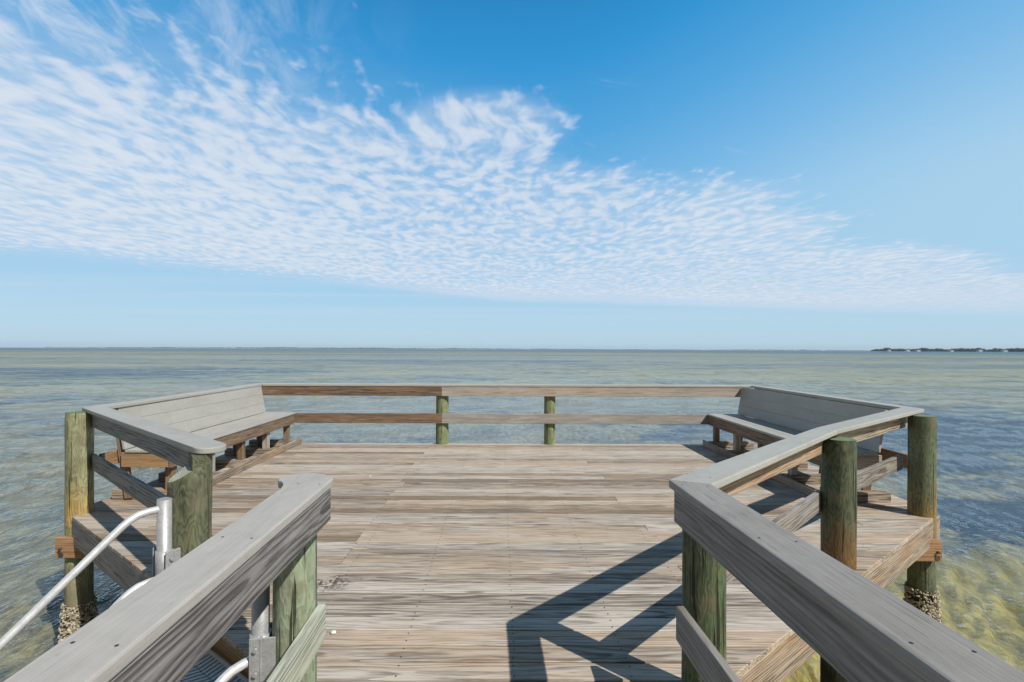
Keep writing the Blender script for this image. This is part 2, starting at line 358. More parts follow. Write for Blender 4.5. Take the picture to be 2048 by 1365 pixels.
# ------------------------------------------------------------------ sea
WL = -1.45
def sea():
    r = np.exp(np.arange(0, math.log(8000 / 1.0) + .011, .0105))
    fa = np.radians(np.arange(-62, 62.01, .2)); ba = np.radians(np.arange(62.5, 297.6, 3.0))
    a = np.concatenate([fa, ba]); nr, na = len(r), len(a)
    Rr, A = np.meshgrid(r, a, indexing='ij')
    X = Rr * np.sin(A); Y = Rr * np.cos(A)
    # gusts: patches where the ripples are steeper or calmer
    gust = np.zeros_like(X)
    for k in range(14):
        lam = rng.uniform(6, 60); th = rng.uniform(0, math.pi); ph = rng.uniform(0, 6.28)
        gust += np.sin(2 * math.pi / lam * (X * .35 * math.cos(th) + Y * math.sin(th)) + ph)
    gust = np.clip(1 + .22 * gust, .45, 1.8)
    Z = np.zeros_like(X); sp = Rr * .0105; st = Rr * .0035; SA, CA = np.sin(A), np.cos(A)
    def train(lam, th, ph, amp):
        kx, ky = math.cos(th) * 2 * math.pi / lam, math.sin(th) * 2 * math.pi / lam
        kr = np.abs(kx * SA + ky * CA); kt = np.abs(kx * CA - ky * SA)
        fade = np.clip((1.75 - np.maximum(kr * sp, kt * st)) / .8, 0, 1); q = kx * X + ky * Y + ph
        return amp * fade * (np.sin(q) + .25 * np.cos(2 * q))
    for k in range(130):                    # ripples, crests running mostly away from the viewer
        lam = math.exp(rng.uniform(math.log(.11), math.log(1.6)))
        Z += train(lam, R(rng.normal(-12, 30)), rng.uniform(0, 6.28), .0088 * lam ** .9 / (1 + (lam / .42) ** 2))
    for k in range(70):                     # short chop of the bay
        lam = math.exp(rng.uniform(math.log(.8), math.log(9)))
        Z += train(lam, R(rng.normal(-60, 45)), rng.uniform(0, 6.28), .0026 * lam ** .8)
    Z = Z * gust
    co = np.stack([X, Y, Z + WL], -1).reshape(-1, 3)
    i = np.arange(nr - 1)[:, None] * na; j = np.arange(na)[None, :]; j2 = (j + 1) % na
    q = np.stack([i + j, i + na + j, i + na + j2, i + j2], -1).reshape(-1, 4)[:, ::-1]
    # centre disc
    nq = len(q)
    me = bpy.data.meshes.new('sea_water'); me.vertices.add(len(co) + 1)
    me.vertices.foreach_set('co', np.concatenate([co, [[0, 0, WL]]]).astype(np.float32).ravel())
    tri = np.stack([np.full(na, len(co)), (np.arange(na) + 1) % na, np.arange(na)], -1)
    me.loops.add(nq * 4 + na * 3); me.polygons.add(nq + na)
    me.loops.foreach_set('vertex_index', np.concatenate([q.ravel(), tri.ravel()]).astype(np.int32))
    me.polygons.foreach_set('loop_start', np.concatenate([np.arange(nq) * 4, nq * 4 + np.arange(na) * 3]).astype(np.int32))
    me.polygons.foreach_set('use_smooth', np.ones(nq + na, dtype=bool))
    me.update(calc_edges=True); me.validate()
    m, b = mat('shallow_sea_water')
    ge = b.new('ShaderNodeNewGeometry'); po = ge.outputs['Position']
    x, y, z = b.xyz(po)
    # the bottom is seen through the sloping ripples, shifted by refraction
    rfb = b.noise(b.vm('MULTIPLY', po, (1.35, .6, 0)), 6, 4, .65, .5, 1)
    rf = b.vm('MULTIPLY', b.vm('SUBTRACT', rfb, (.5, .5, .5)), (.14, .14, 0))
    pr = b.vm('ADD', b.vm('ADD', po, rf), b.vm('MULTIPLY', ge.outputs['Normal'], (-.35, -.35, 0)))
    dist = b.m('SQRT', b.m('ADD', b.m('MULTIPLY', x, x), b.m('MULTIPLY', y, y)))
    # bottom seen through the water: sand, weed beds
    def blob(cx, cy, rx, ry):
        return b.m('SQRT', b.m('ADD', b.m('POWER', b.m('DIVIDE', b.m('SUBTRACT', x, cx), rx), 2), b.m('POWER', b.m('DIVIDE', b.m('SUBTRACT', y, cy), ry), 2)))
    weed = b.noise(b.vm('MULTIPLY', pr, (.5, 1, 0)), .12, 5, .6, .4); weed2 = b.noise(b.vm('MULTIPLY', pr, (.8, 1, 0)), .7, 5, .7, .5)
    bars = b.noise(b.vm('MULTIPLY', po, (.12, 1, 0)), .022, 4, .6, .3)
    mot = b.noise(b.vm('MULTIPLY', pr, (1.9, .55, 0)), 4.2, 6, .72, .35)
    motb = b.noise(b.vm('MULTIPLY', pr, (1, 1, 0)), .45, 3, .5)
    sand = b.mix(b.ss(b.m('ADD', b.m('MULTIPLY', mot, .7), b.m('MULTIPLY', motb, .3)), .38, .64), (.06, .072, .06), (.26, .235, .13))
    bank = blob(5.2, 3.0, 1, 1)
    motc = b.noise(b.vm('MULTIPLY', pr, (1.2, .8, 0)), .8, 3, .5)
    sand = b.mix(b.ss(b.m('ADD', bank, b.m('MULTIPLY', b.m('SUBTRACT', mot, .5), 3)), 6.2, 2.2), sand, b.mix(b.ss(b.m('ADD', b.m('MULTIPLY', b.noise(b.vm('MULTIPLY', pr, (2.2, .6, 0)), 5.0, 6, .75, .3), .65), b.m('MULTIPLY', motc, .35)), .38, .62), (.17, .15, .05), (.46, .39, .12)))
    beds = b.m('MINIMUM', blob(16, 18, 11, 8), b.m('MINIMUM', blob(9.4, 9.6, 3.0, 1.2), b.m('MINIMUM', blob(-62, 66, 40, 14), blob(3.0, 12.5, 3.2, 1.6))))
    beds = b.m('MINIMUM', beds, blob(-20, 130, 60, 16))
    wf = b.m('ADD', b.m('ADD', b.m('MULTIPLY', weed, .5), b.m('MULTIPLY', weed2, .5)), b.m('MULTIPLY', b.ss(beds, 1.35, .55), .14))
    wd = b.m('MULTIPLY', b.ss(wf, .525, .60), b.ss(bank, 2.5, 5))
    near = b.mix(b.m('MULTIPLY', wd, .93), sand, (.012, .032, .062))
    mid = b.noise(b.vm('MULTIPLY', po, (.5, 1, 0)), .16, 5, .7, .4)
    sandf = b.mix(b.ss(b.m('ADD', b.m('MULTIPLY', bars, .6), b.m('MULTIPLY', mid, .4)), .42, .57), (.085, .11, .085), (.25, .235, .125))
    farc = b.mix(b.m('MULTIPLY', b.ss(wf, .52, .64), .85), sandf, (.012, .04, .085))
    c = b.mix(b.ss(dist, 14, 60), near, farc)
    c = b.mix(b.ss(dist, 350, 900), c, (.018, .075, .105))
    rp = b.noise(b.vm('MULTIPLY', po, (1.35, .6, 0)), 8, 4, .6, .6)
    rp2 = b.noise(b.vm('MULTIPLY', po, (1.1, .8, 0)), 2.6, 4, .6, .5)
    rp3 = b.noise(b.vm('MULTIPLY', po, (.3, 1, 0)), .35, 3, .6, .3)
    ff = b.ss(dist, 15, 80)
    rp4 = b.noise(b.vm('MULTIPLY', po, (1.35, .6, 0)), 22, 3, .6, .4)
    h = b.m('ADD', b.m('MULTIPLY', rp, .045), b.m('MULTIPLY', b.m('MULTIPLY', rp2, .22), ff))
    h = b.m('ADD', h, b.m('MULTIPLY', rp4, .012))
    h = b.m('ADD', h, b.m('MULTIPLY', b.m('MULTIPLY', rp3, 1.0), b.ss(dist, 80, 400)))
    bn = b.new('ShaderNodeBump', {'Strength': 1.0, 'Distance': 1.0, 'Height': h}).outputs[0]
    # light scattered back by bottom and water body is lit evenly; only the mirror reflection follows the ripples
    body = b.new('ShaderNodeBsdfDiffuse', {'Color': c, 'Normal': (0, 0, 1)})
    gl = b.new('ShaderNodeBsdfGlossy', {'Color': (1, 1, 1, 1), 'Roughness': b.lin(dist, 5, 200, .02, .10), 'Normal': bn})
    fr = b.new('ShaderNodeFresnel', {'IOR': 1.36, 'Normal': bn}).outputs[0]
    fr = b.m('MULTIPLY', fr, b.lin(dist, 25, 400, 1.0, .62))
    mx = b.new('ShaderNodeMixShader'); b.put(mx.inputs[0], fr); b.l.new(body.outputs[0], mx.inputs[1]); b.l.new(gl.outputs[0], mx.inputs[2])
    b.l.new(mx.outputs[0], b.new('ShaderNodeOutputMaterial').inputs[0])
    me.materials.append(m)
    o = bpy.data.objects.new('sea_water', me); COL.objects.link(o); o['kind'] = 'structure'
sea()

# ------------------------------------------------------------------ deck
DL, DR, DF = -4.39, 4.56, 8.89                 # left, right and far edge of the platform
NL, NR = (-4.39, 5.07), (4.56, 5.19)           # its wide near corners
WLn, WRn = (-1.02, 2.47), (1.05, 2.46)         # where the slanted sides meet the walkway
def xl(y): return DL if y >= NL[1] else (WLn[0] if y <= WLn[1] else WLn[0] + (y - WLn[1]) / (NL[1] - WLn[1]) * (NL[0] - WLn[0]))
def xr(y): return DR if y >= NR[1] else (WRn[0] if y <= WRn[1] else WRn[0] + (y - WRn[1]) / (NR[1] - WRn[1]) * (NR[0] - WRn[0]))
deck = thing('pier_deck', 'weathered grey-brown plank deck of the pier, a wide platform with slanted near corners', 'deck', (0, 5.5, 0))
pl = MB(); sc = MB()
y = DF; PW = .142; row = 0
joist_x = [round(-4.2 + .61 * k, 2) for k in range(15)]
while y > -1.6:
    y1 = y; y0 = y - PW; y = y0 - .0095; row += 1
    cuts = []
    if y0 > 2.6:
        r_ = row % 3 if random.random() < .8 else random.randint(0, 2)
        cuts = [[-1.24, 3.46], [3.46, -3.3] if row % 2 else [1.33, -3.3], [-1.24]][r_]
        cuts = sorted(c + random.uniform(-.05, .05) for c in cuts if xl(y0) + .3 < c < xr(y0) - .3)
    xs = [None] + cuts + [None]
    for k in range(len(xs) - 1):
        a0 = xl(y0) if xs[k] is None else xs[k] + .0004; a1 = xl(y1) if xs[k] is None else xs[k] + .0004
        b0 = xr(y0) if xs[k + 1] is None else xs[k + 1] - .0004; b1 = xr(y1) if xs[k + 1] is None else xs[k + 1] - .0004
        dz = random.uniform(-.0015, .0015)
        ti = random.random()
        if random.random() < .09: ti = 1.5
        pl.prism([(a0, y0), (b0, y0), (b1, y1), (a1, y1)], -.036 + dz, dz, (1, 0), bev=.0035, tint=ti)
    for jx in joist_x + cuts:
        if xl(y0) + .06 < jx < xr(y0) - .06:
            for q in (.03, .112):
                cx = jx + random.uniform(-.006, .006); cy = y0 + q + random.uniform(-.004, .004); zz = .0022
                P = [(cx + .0052 * math.cos(t * 1.047), cy + .0052 * math.sin(t * 1.047), zz) for t in range(6)]
                sc.add(P, [tuple(range(6))], P, .5)
pl.build('planking', M_deck, deck)
s_ = sc.build('screw_heads', M_screw, deck); s_['kind'] = 'stuff'
def inset_quad(p, q, t, side):
    """board of thickness t along p->q, lying on its left (side=1) or right (side=-1)"""
    d = Vector((q[0] - p[0], q[1] - p[1])).normalized(); n = Vector((-d.y, d.x)) * t * side
    return [p, q, (q[0] + n.x, q[1] + n.y), (p[0] + n.x, p[1] + n.y)], (d.x, d.y)
for p, q, mt in [((-4.39, 5.07), (-2.02, 3.2415), M_grey), ((-2.02, 3.2415), (-1.02, 2.47), M_tan), ((1.05, 2.46), (4.56, 5.19), M_rim),
                 ((4.56, 5.19), (4.56, 8.88), M_rim), ((-4.39, 8.88), (-4.39, 5.07), M_rim), ((4.5, 8.88), (-4.33, 8.88), M_rim),
                 ((1.05, -1.5), (1.05, 2.46), M_rim), ((-1.02, 2.47), (-1.02, -1.5), M_rim)]:
    e = Vector((q[0] - p[0], q[1] - p[1])).normalized()
    p2 = (p[0] + e.x * .003, p[1] + e.y * .003)
    pts, d = inset_quad(p2, q, .04, 1)
    MB().prism(pts, -.275, -.0375, d, bev=.004, gsh=(random.random() * 50, .01, .03)).build('rim_board', mt, deck)
for jx in joist_x:
    if abs(jx) < 4.25:
        yn = 2.6
        while xl(yn) > jx - .05 or xr(yn) < jx + .05: yn += .02
        MB().box(jx - .02, jx + .02, (yn + .05) if abs(jx) > .9 else -1.4, 8.82, -.2, -.039, (0, 1)).build('joist', M_rim, deck)
for yb, x0, x1 in ((4.98, -4.405, 4.365), (5.255, -4.36, 4.36), (8.70, -4.35, 4.5), (2.72, -1.2, 1.25)):
    bmn = MB().box(x0, x1, yb - .04, yb + .04, -.405, -.203, (1, 0), bev=.005).build('beam', M_beam, deck)
    if yb == 4.98:
        for bx in (-4.345, 4.315):
            t = MB(); t.tube([(bx, yb - .065, -.31), (bx, yb - .038, -.31)], .012, 6); t.tube([(bx, yb - .0455, -.37), (bx, yb - .041, -.37)], .026, 16)
            bo = t.build('bolt', M_rust, deck); bo.parent = bmn

# ------------------------------------------------------------------ pilings
def piling(x, y, r, top, m, label, lean=(0, 0), shells=None, cut=None, bottom=-2.2, seed=0, topm=None):
    o = thing('timber_piling', label, 'piling', (x, y, WL), 'round green treated timber pilings of the pier')
    rg = random.Random(seed + 5); SEG = 56; H = 46; V = []; G = []; F = []
    k1 = [rg.uniform(0, 6.28) for _ in range(8)]
    def rad(a, z): return r * (1 + .018 * math.sin(2 * a + k1[0] + z * .6) + .012 * math.sin(3 * a + k1[1] - z * .9)
                                + .006 * math.sin(7 * a + k1[2] + 2 * z) + .006 * math.sin(z * 7 + k1[3]) - .02 * z / 2)
    for i in range(H + 1):
        for k in range(SEG):
            a = 2 * math.pi * k / SEG; z = bottom + (top - bottom) * i / H
            rr = rad(a, z)
            if i == H: rr -= .006
            px, py = x + rr * math.cos(a), y + rr * math.sin(a)
            if cut:                     # slanting saw cut over the outer half
                nx, ny, drop, off = cut
                dd = (px - x) * nx + (py - y) * ny - off
                z = min(z, top - .085 - drop * dd)
            V.append((px, py, z)); G.append((a * r, z, 0))
    for i in range(H):
        for k in range(SEG):
            k2 = (k + 1) % SEG; F.append((i * SEG + k, i * SEG + k2, (i + 1) * SEG + k2, (i + 1) * SEG + k))
    # top, as rings towards the centre so that the cut follows
    NF = len(F); tb = 0; NR_ = 8; V2 = []; G2 = []; F2 = []
    for j in range(0, NR_ + 1):
        for k in range(SEG):
            a = 2 * math.pi * k / SEG; rr = (rad(a, top) - .006) * (1 - j / NR_) + .0005; px, py = x + rr * math.cos(a), y + rr * math.sin(a); z = top + .001
            if cut:
                dd = (px - x) * cut[0] + (py - y) * cut[1] - cut[3]
                z = min(z, top - .085 - cut[2] * dd)
            V2.append((px, py, z + .0008)); G2.append((z * .3, (px - x), (py - y) - .01))
    for j in range(NR_):
        for k in range(SEG): k2 = (k + 1) % SEG; F2.append((j * SEG + k, j * SEG + k2, (j + 1) * SEG + k2, (j + 1) * SEG + k))
    mb = MB(); mb.add(V, F, G, .5, True)
    tp = MB(); tp.add(V2, F2, G2, .4); tp.build('sawn_top', topm or M_gtop, o)
    if cut:
        a0 = math.atan2(cut[1], cut[0]); n_ = 24
        D = [(x + r * .985 * math.cos(a0 + math.pi * (.5 + k / n_)), y + r * .985 * math.sin(a0 + math.pi * (.5 + k / n_))) for k in range(n_ + 1)]
        mb.prism(D, top - .35, top + .001, 'z', bev=.002, tint=.5)
    mb.build('shaft', m, o)
    if shells:
        z0, z1, n = shells; sh = MB()
        for _ in range(n):
            z = z0 + (z1 - z0) * rg.random() ** 1.25; a = rg.uniform(0, 6.28)
            k = 1 - (z - z0) / (z1 - z0); ln = rg.uniform(.022, .050) * (.5 + .9 * k); wd = ln * rg.uniform(.4, .7)
            base = Vector((x + (rad(a, z) + .004 + .030 * k * rg.random()) * math.cos(a), y + (rad(a, z) + .004 + .03 * k * rg.random()) * math.sin(a), z))
            out = Vector((math.cos(a), math.sin(a), 0)); tn = (out * rg.uniform(.2, 1.1) + Vector((rg.uniform(-1, 1), rg.uniform(-1, 1), rg.uniform(-.6, 1)))).normalized()
            sd = tn.cross(Vector((rg.uniform(-1, 1), rg.uniform(-1, 1), rg.uniform(-1, 1)))).normalized(); nn = tn.cross(sd)
            P = []
            for t in range(8):
                an = t * math.pi / 4; w = wd * (1 + .25 * rg.random())
                P.append(base + tn * (ln * (.55 + .55 * math.cos(an))) + sd * (w * math.sin(an)) + nn * rg.uniform(-.003, .003))
            P.append(base + tn * ln * .45 + nn * (.010 + .006 * rg.random())); P.append(base + tn * ln * .45 - nn * .007)
            sh.add(P, [(t, (t + 1) % 8, 8) for t in range(8)] + [((t + 1) % 8, t, 9) for t in range(8)], P, rg.random())
        so_ = sh.build('oyster_crust', M_shell, o); so_['kind'] = 'stuff'
    return o
piling(-4.30, 5.10, .115, 1.022, M_pD, 'yellowed green piling at the far left corner, oysters crusted on its foot', shells=(-1.75, -.90, 2600), seed=1)
piling(4.32, 5.13, .115, 1.012, M_pE, 'green piling at the far right corner behind the platform edge, oysters at its foot', shells=(-1.75, -.74, 3000), seed=2)
piling(2.655, 3.93, .118, .985, M_pF, 'dark green thick piling with brown lower half midway along the right slanted railing', shells=(-1.75, -1.1, 300), seed=3)
piling(-.965, 2.35, .098, 1.0, M_pB, 'pale mint-green piling under the near left handrail beside the metal bracket', seed=4, shells=(-1.75, -1.1, 200))
piling(.97, 2.39, .099, 1.0, M_pC, 'mossy green piling under the near right handrail where it meets the slanted rail', seed=5, shells=(-1.75, -1.1, 200))
nn_ = Vector((-.64, -.77)).normalized()
piling(-1.945, 3.13, .122, 1.015, M_pA, 'olive green piling with a slanting cut top under the rounded rail end', cut=(-.80, -.60, .62, 0), seed=6, topm=M_lich, shells=(-1.75, -1.1, 200))
piling(-1.045, 8.87, .112, .99, M_pG, 'thicker left one of the two pilings of the far railing', seed=7, shells=(-1.75, -1.1, 150))
piling(.86, 8.87, .098, .99, M_pG, 'thinner right one of the two pilings of the far railing', seed=8, shells=(-1.75, -1.1, 150))

# ------------------------------------------------------------------ railings
CT, CB = 1.06, 1.022
def cap(pts, d, m, parent, z0=CB, z1=CT, bev=.007):
    return MB().prism(pts, z0, z1, d, bev=bev, seg=2).build('cap_board', m, parent)
def rail(p, q, t, side, z0, z1, m, parent, name, e0=0, e1=0, gsh=None):
    """vertical board along p->q; e0/e1 shift the inner corners along the board for mitred ends"""
    pts, d = inset_quad(p, q, t, side)
    pts[2] = (pts[2][0] + d[0] * e1, pts[2][1] + d[1] * e1); pts[3] = (pts[3][0] + d[0] * e0, pts[3][1] + d[1] * e0)
    return MB().prism(pts, z0, z1, d, bev=.004, gsh=gsh or (random.random() * 60, random.uniform(-.02, .02), random.uniform(-.01, .03))).build(name, m, parent)
# far railing
fr = thing('railing', 'long straight railing across the far end, brown boards left and pale boards right', 'railing', (0, 8.8, 0))
cap([(-4.32, 8.92), (-4.17, 8.715), (-.012, 8.715), (-.012, 8.92)], (1, 0), M_comp, fr)
cap([(-.009, 8.92), (-.009, 8.715), (4.35, 8.715), (4.50, 8.92)], (1, 0), M_comp, fr)
rail((-4.20, 8.725), (-1.045, 8.725), .038, 1, .855, 1.018, M_brown, fr, 'top_rail')
rail((-1.042, 8.724), (4.33, 8.724), .038, 1, .855, 1.018, M_pale, fr, 'top_rail')
rail((-4.20, 8.725), (-1.045, 8.725), .038, 1, .378, .548, M_brown, fr, 'lower_rail')
rail((-1.042, 8.724), (4.33, 8.724), .038, 1,   .378, .548, M_bleach, fr, 'lower_rail')
# side railings behind the benches
sr = thing('railing', 'side railing running behind the shaded right bench', 'railing', (4.42, 7, 0))
cap([(4.36, 5.46), (4.51, 5.33), (4.503, 8.917), (4.353, 8.713)], (0, 1), M_comp, sr)
rail((4.40, 8.70), (4.40, 5.42), .038, 1, .855, 1.018, M_pale, sr, 'top_rail'); rail((4.40, 8.70), (4.40, 5.42), .038, 1, .40, .55, M_brown, sr, 'lower_rail')
sr = thing('railing', 'side railing running behind the sunlit left bench', 'railing', (-4.25, 7, 0))
cap([(-4.335, 5.17), (-4.16, 5.265), (-4.172, 8.713), (-4.323, 8.917)], (0, 1), M_comp, sr)
rail((-4.23, 5.30), (-4.23, 8.70), .038, 1, .855, 1.018, M_brown, sr, 'top_rail'); rail((-4.23, 5.30), (-4.23, 8.70), .038, 1, .40, .55, M_tan, sr, 'lower_rail')
# right slanted railing, with its bend over the middle piling
rr_ = thing('railing', 'slanted right railing with pale grey cap that bends over the dark piling', 'railing', (2.6, 4, 0))
cap([(.803, 2.392), (.978, 2.312), (2.63, 3.905), (2.51, 4.00)], (1, .96), M_capL, rr_)
cap([(2.512, 4.003), (2.632, 3.908), (4.508, 5.325), (4.358, 5.456)], (1, .76), M_capL, rr_)
rail((.87, 2.40), (2.585, 3.985), .038, 1, .865, 1.018, M_rim, rr_, 'top_rail')
rail((2.59, 3.99), (4.40, 5.39), .038, 1, .865, 1.018, M_rim, rr_, 'top_rail')
rail((.98, 2.47), (2.56, 3.985), .038, 1, .405, .56, M_grey, rr_, 'lower_rail')
rail((2.61, 4.03), (4.27, 5.31), .038, 1, .42, .575, M_grey, rr_, 'lower_rail')
# left slanted railing with rounded end
lr = thing('railing', 'short slanted left railing ending in a rounded cap over the cut piling', 'railing', (-3.2, 4.2, 0))
A0, A1 = Vector((-4.333, 5.166)), Vector((-1.925, 3.12)); dA = (A1 - A0).normalized(); nA = Vector((-dA.y, dA.x)); wA = .185
B1 = A1 + nA * wA; ctr = (A1 + B1) / 2
arc = []
for k in range(1, 14):
    t = -math.pi / 2 + math.pi * k / 14; arc.append(ctr + dA * (.105 * math.cos(t) ** .75) + nA * (wA / 2 * math.sin(t)))
cap([tuple(A0)] + [tuple(A1)] + [tuple(p) for p in arc] + [tuple(B1), (-4.157, 5.26)], tuple(dA), M_capL, lr)
# under-lip along the outer edge of the cap
lipp = [A0 + dA * .1 + nA * .012, A1 - dA * .04 + nA * .012, A1 - dA * .04 + nA * .035, A0 + dA * .1 + nA * .035]
o0 = nA * .055
p0 = A0 + dA * .11 + o0; p1 = A1 + dA * .012 + o0
rail(tuple(p0), tuple(p1), .038, 1, .865, 1.018, M_grey, lr, 'top_rail')
p1 = A1 - dA * .06 + o0
rail(tuple(p0 + dA * .0), tuple(p1), .038, 1, .43, .585, M_grey, lr, 'lower_rail')
# walkway railings
wl = thing('railing', 'near left walkway handrail with rounded hooked end and grainy grey side board', 'railing', (-.85, .5, 0))
def wlx(y): return -.800 + (2.39 - y) * .024
pts = [(wlx(-1.3), -1.3), (-.800, 2.385), (-.818, 2.42), (-.86, 2.462), (-.91, 2.488), (-.96, 2.492), (-1.005, 2.478), (-1.04, 2.447), (-1.057, 2.41), (-1.058, 2.37), (-1.045, 2.345),
       (-1.02, 2.325), (-.995, 2.30), (-.978, 2.265), (-.963, 2.20), (-.885, 0.0), (-.84, -1.3)]
cap(pts, (-.024, 1), M_capM, wl)
rail((-.845, 2.372), (-.757, -1.3), .038, 1, .865, 1.018, M_grey, wl, 'top_rail', gsh=(3.1, .012, -.012))
rail((-.862, 2.36), (-.772, -1.3), .038, 1, .315, .475, M_lich, wl, 'lower_rail', gsh=(23.1, .02, .05))
wr = thing('railing', 'near right walkway handrail with dark grey cap running towards the viewer', 'railing', (.9, .5, 0))
pts = [(.800, 2.389), (.800 + .115, -1.3), (.978 + .115 * .9, -1.3), (.974, 2.308)]
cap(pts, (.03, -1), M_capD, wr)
rail((.822, 2.376), (.930, -1.3), .038, 1, .862, 1.018, M_grey2, wr, 'top_rail', gsh=(31.7, .015, .02))
rail((.822, 2.345), (.930, -1.3), .038, 1, .32, .48, M_grey2, wr, 'lower_rail', gsh=(11.2, .015, .02))

def screw(x, y, z, parent, r=.0045, n=None):
    P = [(x + r * math.cos(t * .785), y + r * math.sin(t * .785), z) for t in range(8)] + [(x, y, z + .0012)]
    m_ = MB(); m_.add(P, [(t, (t + 1) % 8, 8) for t in range(8)], P, .5); return m_.build('screw', M_screw, parent)
for k in range(6):
    yy = 2.30 - .62 * k - (.03 if k % 2 else 0)
    xx = .80 + (2.389 - yy) * .031
    screw(xx + .03, yy, CT + .0006, wr); screw(xx + .135, yy - .03, CT + .0006, wr)
    xx = wlx(yy); screw(xx - .03, yy - .02, CT + .0006, wl); screw(xx - .13, yy - .01, CT + .0006, wl)
for k in range(4):
    t = .04 + .3 * k; screw(.86 + 1.72 * t, 2.43 + 1.62 * t, CT + .0006, rr_); screw(.95 + 1.66 * t, 2.37 + 1.55 * t, CT + .0006, rr_)
# ------------------------------------------------------------------ benches (back towards local +x)
def make_bench():
    o = thing('bench', 'grey bench', 'bench', (0, 0, 0), 'slat benches along the sides of the deck')
    L = 1.625
    st = MB()
    for k in range(3): x0 = -.262 + k * .172; st.box(x0, x0 + .168, -L - .01, L + .01, .533, .562, (0, 1), bev=.004, seg=2)
    st.build('seat', M_comp, o)
    bk = MB(); tilt = Matrix.Translation((.252, 0, .566)) @ Matrix.Rotation(R(9.5), 4, 'Y')
    for k in range(3): bk.box(0, .028, -L, L, k * .158, k * .158 + .1568, (0, 1), bev=.004, seg=2, M=tilt)
    bk.build('backrest', M_comp, o)
    MB().box(-.250, -.212, -L, L, .368, .531, (0, 1), bev=.004).build('apron', M_brown, o)
    for s in (-1, 1):
        MB().box(-.21, .30, s * (L - .02) - .019, s * (L - .02) + .019, .372, .531, (1, 0), bev=.004).build('end_apron', M_tan if s > 0 else M_pale, o)
    for k in range(5):
        yy = -1.50 + .75 * k
        MB().box(-.208, -.128, yy - .045, yy + .045, .105, .53, 'z', bev=.004).build('leg', M_pale if k % 2 else M_brown, o)
        MB().prism([(-.285, -.06), (.45, -.06), (.45, .06), (-.285, .06)], 0.001, .104, (1, 0), bev=.004,
                   M=Matrix.Translation((0, yy, 0))).build('foot', M_rim, o)
        up_ = MB(); up_.box(-.045, .045, -.02, .02, 0, .93, 'z', bev=.003, M=Matrix.Translation((.245, yy + .065, .02)) @ Matrix.Rotation(R(8.3), 4, 'Y'))
        up_.build('back_support', M_brown, o)
        if abs(yy) < 1.45: MB().box(-.205, .23, yy + .047, yy + .083, .40, .53, (1, 0), bev=.003).build('seat_bearer', M_brown, o)
    MB().box(-.335, -.297, -L - .12, L + .05, .001, .10, (0, 1), bev=.004).build('base_board', M_rim, o)
    return o
bench = make_bench()
bench['label'] = 'right bench with its backrest and seat in shade, facing left'
def copy_tree(o):
    c = o.copy(); COL.objects.link(c)
    for ch in list(o.children):
        k = ch.copy(); COL.objects.link(k); k.parent = c
    return c
b2 = copy_tree(bench); b2['label'] = 'left bench with sunlit pale grey backrest, facing right'
bench.location = (3.86, 7.08, 0.002); b2.location = (-3.85, 7.08, 0.002); b2.rotation_euler = (0, 0, math.pi)

# ------------------------------------------------------------------ ladder with handrails
ld = thing('dock_ladder', 'metal boarding ladder going down from the gap in the left railing, with bent tube handrails', 'ladder', (-1.6, 2.8, 0))
nL = Vector((-.61, -.79, 0)); P1 = Vector((-2.015, 2.995, 0)); P2 = Vector((-1.115, 2.325, 0))
def handrail(P, z):
    pr = [(0.0, z), (.08, z - .001), (.13, z - .008), (.17, z - .026), (.21, z - .055), (.25, z - .09), (.32, z - .152), (.6, z - .405), (1.1, z - .855), (1.7, z - 1.395)]
    pts = []
    for i in range(len(pr) - 1):
        for t in (0, .33, .66): pts.append(P + nL * (pr[i][0] + (pr[i + 1][0] - pr[i][0]) * t) + Vector((0, 0, pr[i][1] + (pr[i + 1][1] - pr[i][1]) * t)))
    pts.append(P + nL * pr[-1][0] + Vector((0, 0, pr[-1][1]))); return pts
for P, br in ((P1, .47), (P2, .36)):
    pole = MB().tube([P + Vector((0, 0, -.45)), P + Vector((0, 0, .775))], .039, 28).build('pole', M_galv, ld)
    MB().tube(handrail(P, .72), .021, 18).build('handrail', M_alu, ld)
    MB().tube(handrail(P, .305 if P is P1 else .25), .021, 18).build('handrail', M_alu, ld)
    # bracket: sleeve with side flanges bolted to the piling
    bk = MB(); bk.tube([P + Vector((0, 0, br - .19)), P + Vector((0, 0, br))], .046, 28)
    piv = Vector((-1.945, 3.13, 0)) if P is P1 else Vector((-.965, 2.35, 0))
    ax = (piv - P).normalized(); sd = Vector((-ax.y, ax.x, 0))
    for s in (-1, 1):
        M = Matrix.Translation(P + Vector((0, 0, br))) @ Matrix(((sd.x * s, ax.x, 0, 0), (sd.y * s, ax.y, 0, 0), (0, 0, 1, 0), (0, 0, 0, 1)))
        bk.box(.046, .072, .015, .024, -.19, .008, 'z', bev=.002, M=M)
        bk.box(.062, .07, -.03, .12, -.19, .008, 'z', bev=.002, M=M)
    bo = bk.build('bracket', M_galv, ld)
    for s in (-1, 1):
        for zz in (-.15, -.04):
            c = P + sd * s * .071 + ax * .0 + Vector((0, 0, br + zz))
            q = MB().tube([c, c + sd * s * .014], .011, 6).build('bolt', M_galv, ld); q.parent = bo
eL = (P2 - P1); eL.z = 0; wL = eL.length; eL.normalize()
for P in (P1 + eL * .10, P2 - eL * .10):
    M = Matrix.Translation(P + nL * -.08 + Vector((0, 0, -.10))) @ Matrix(((nL.x, -nL.y, 0, 0), (nL.y, nL.x, 0, 0), (0, 0, 1, 0), (0, 0, 0, 1))) @ Matrix.Rotation(R(42), 4, 'Y')
    MB().box(-.05, 2.1, -.02, .02, -.07, .05, (1, 0), bev=.004, M=M).build('stringer', M_alu, ld)
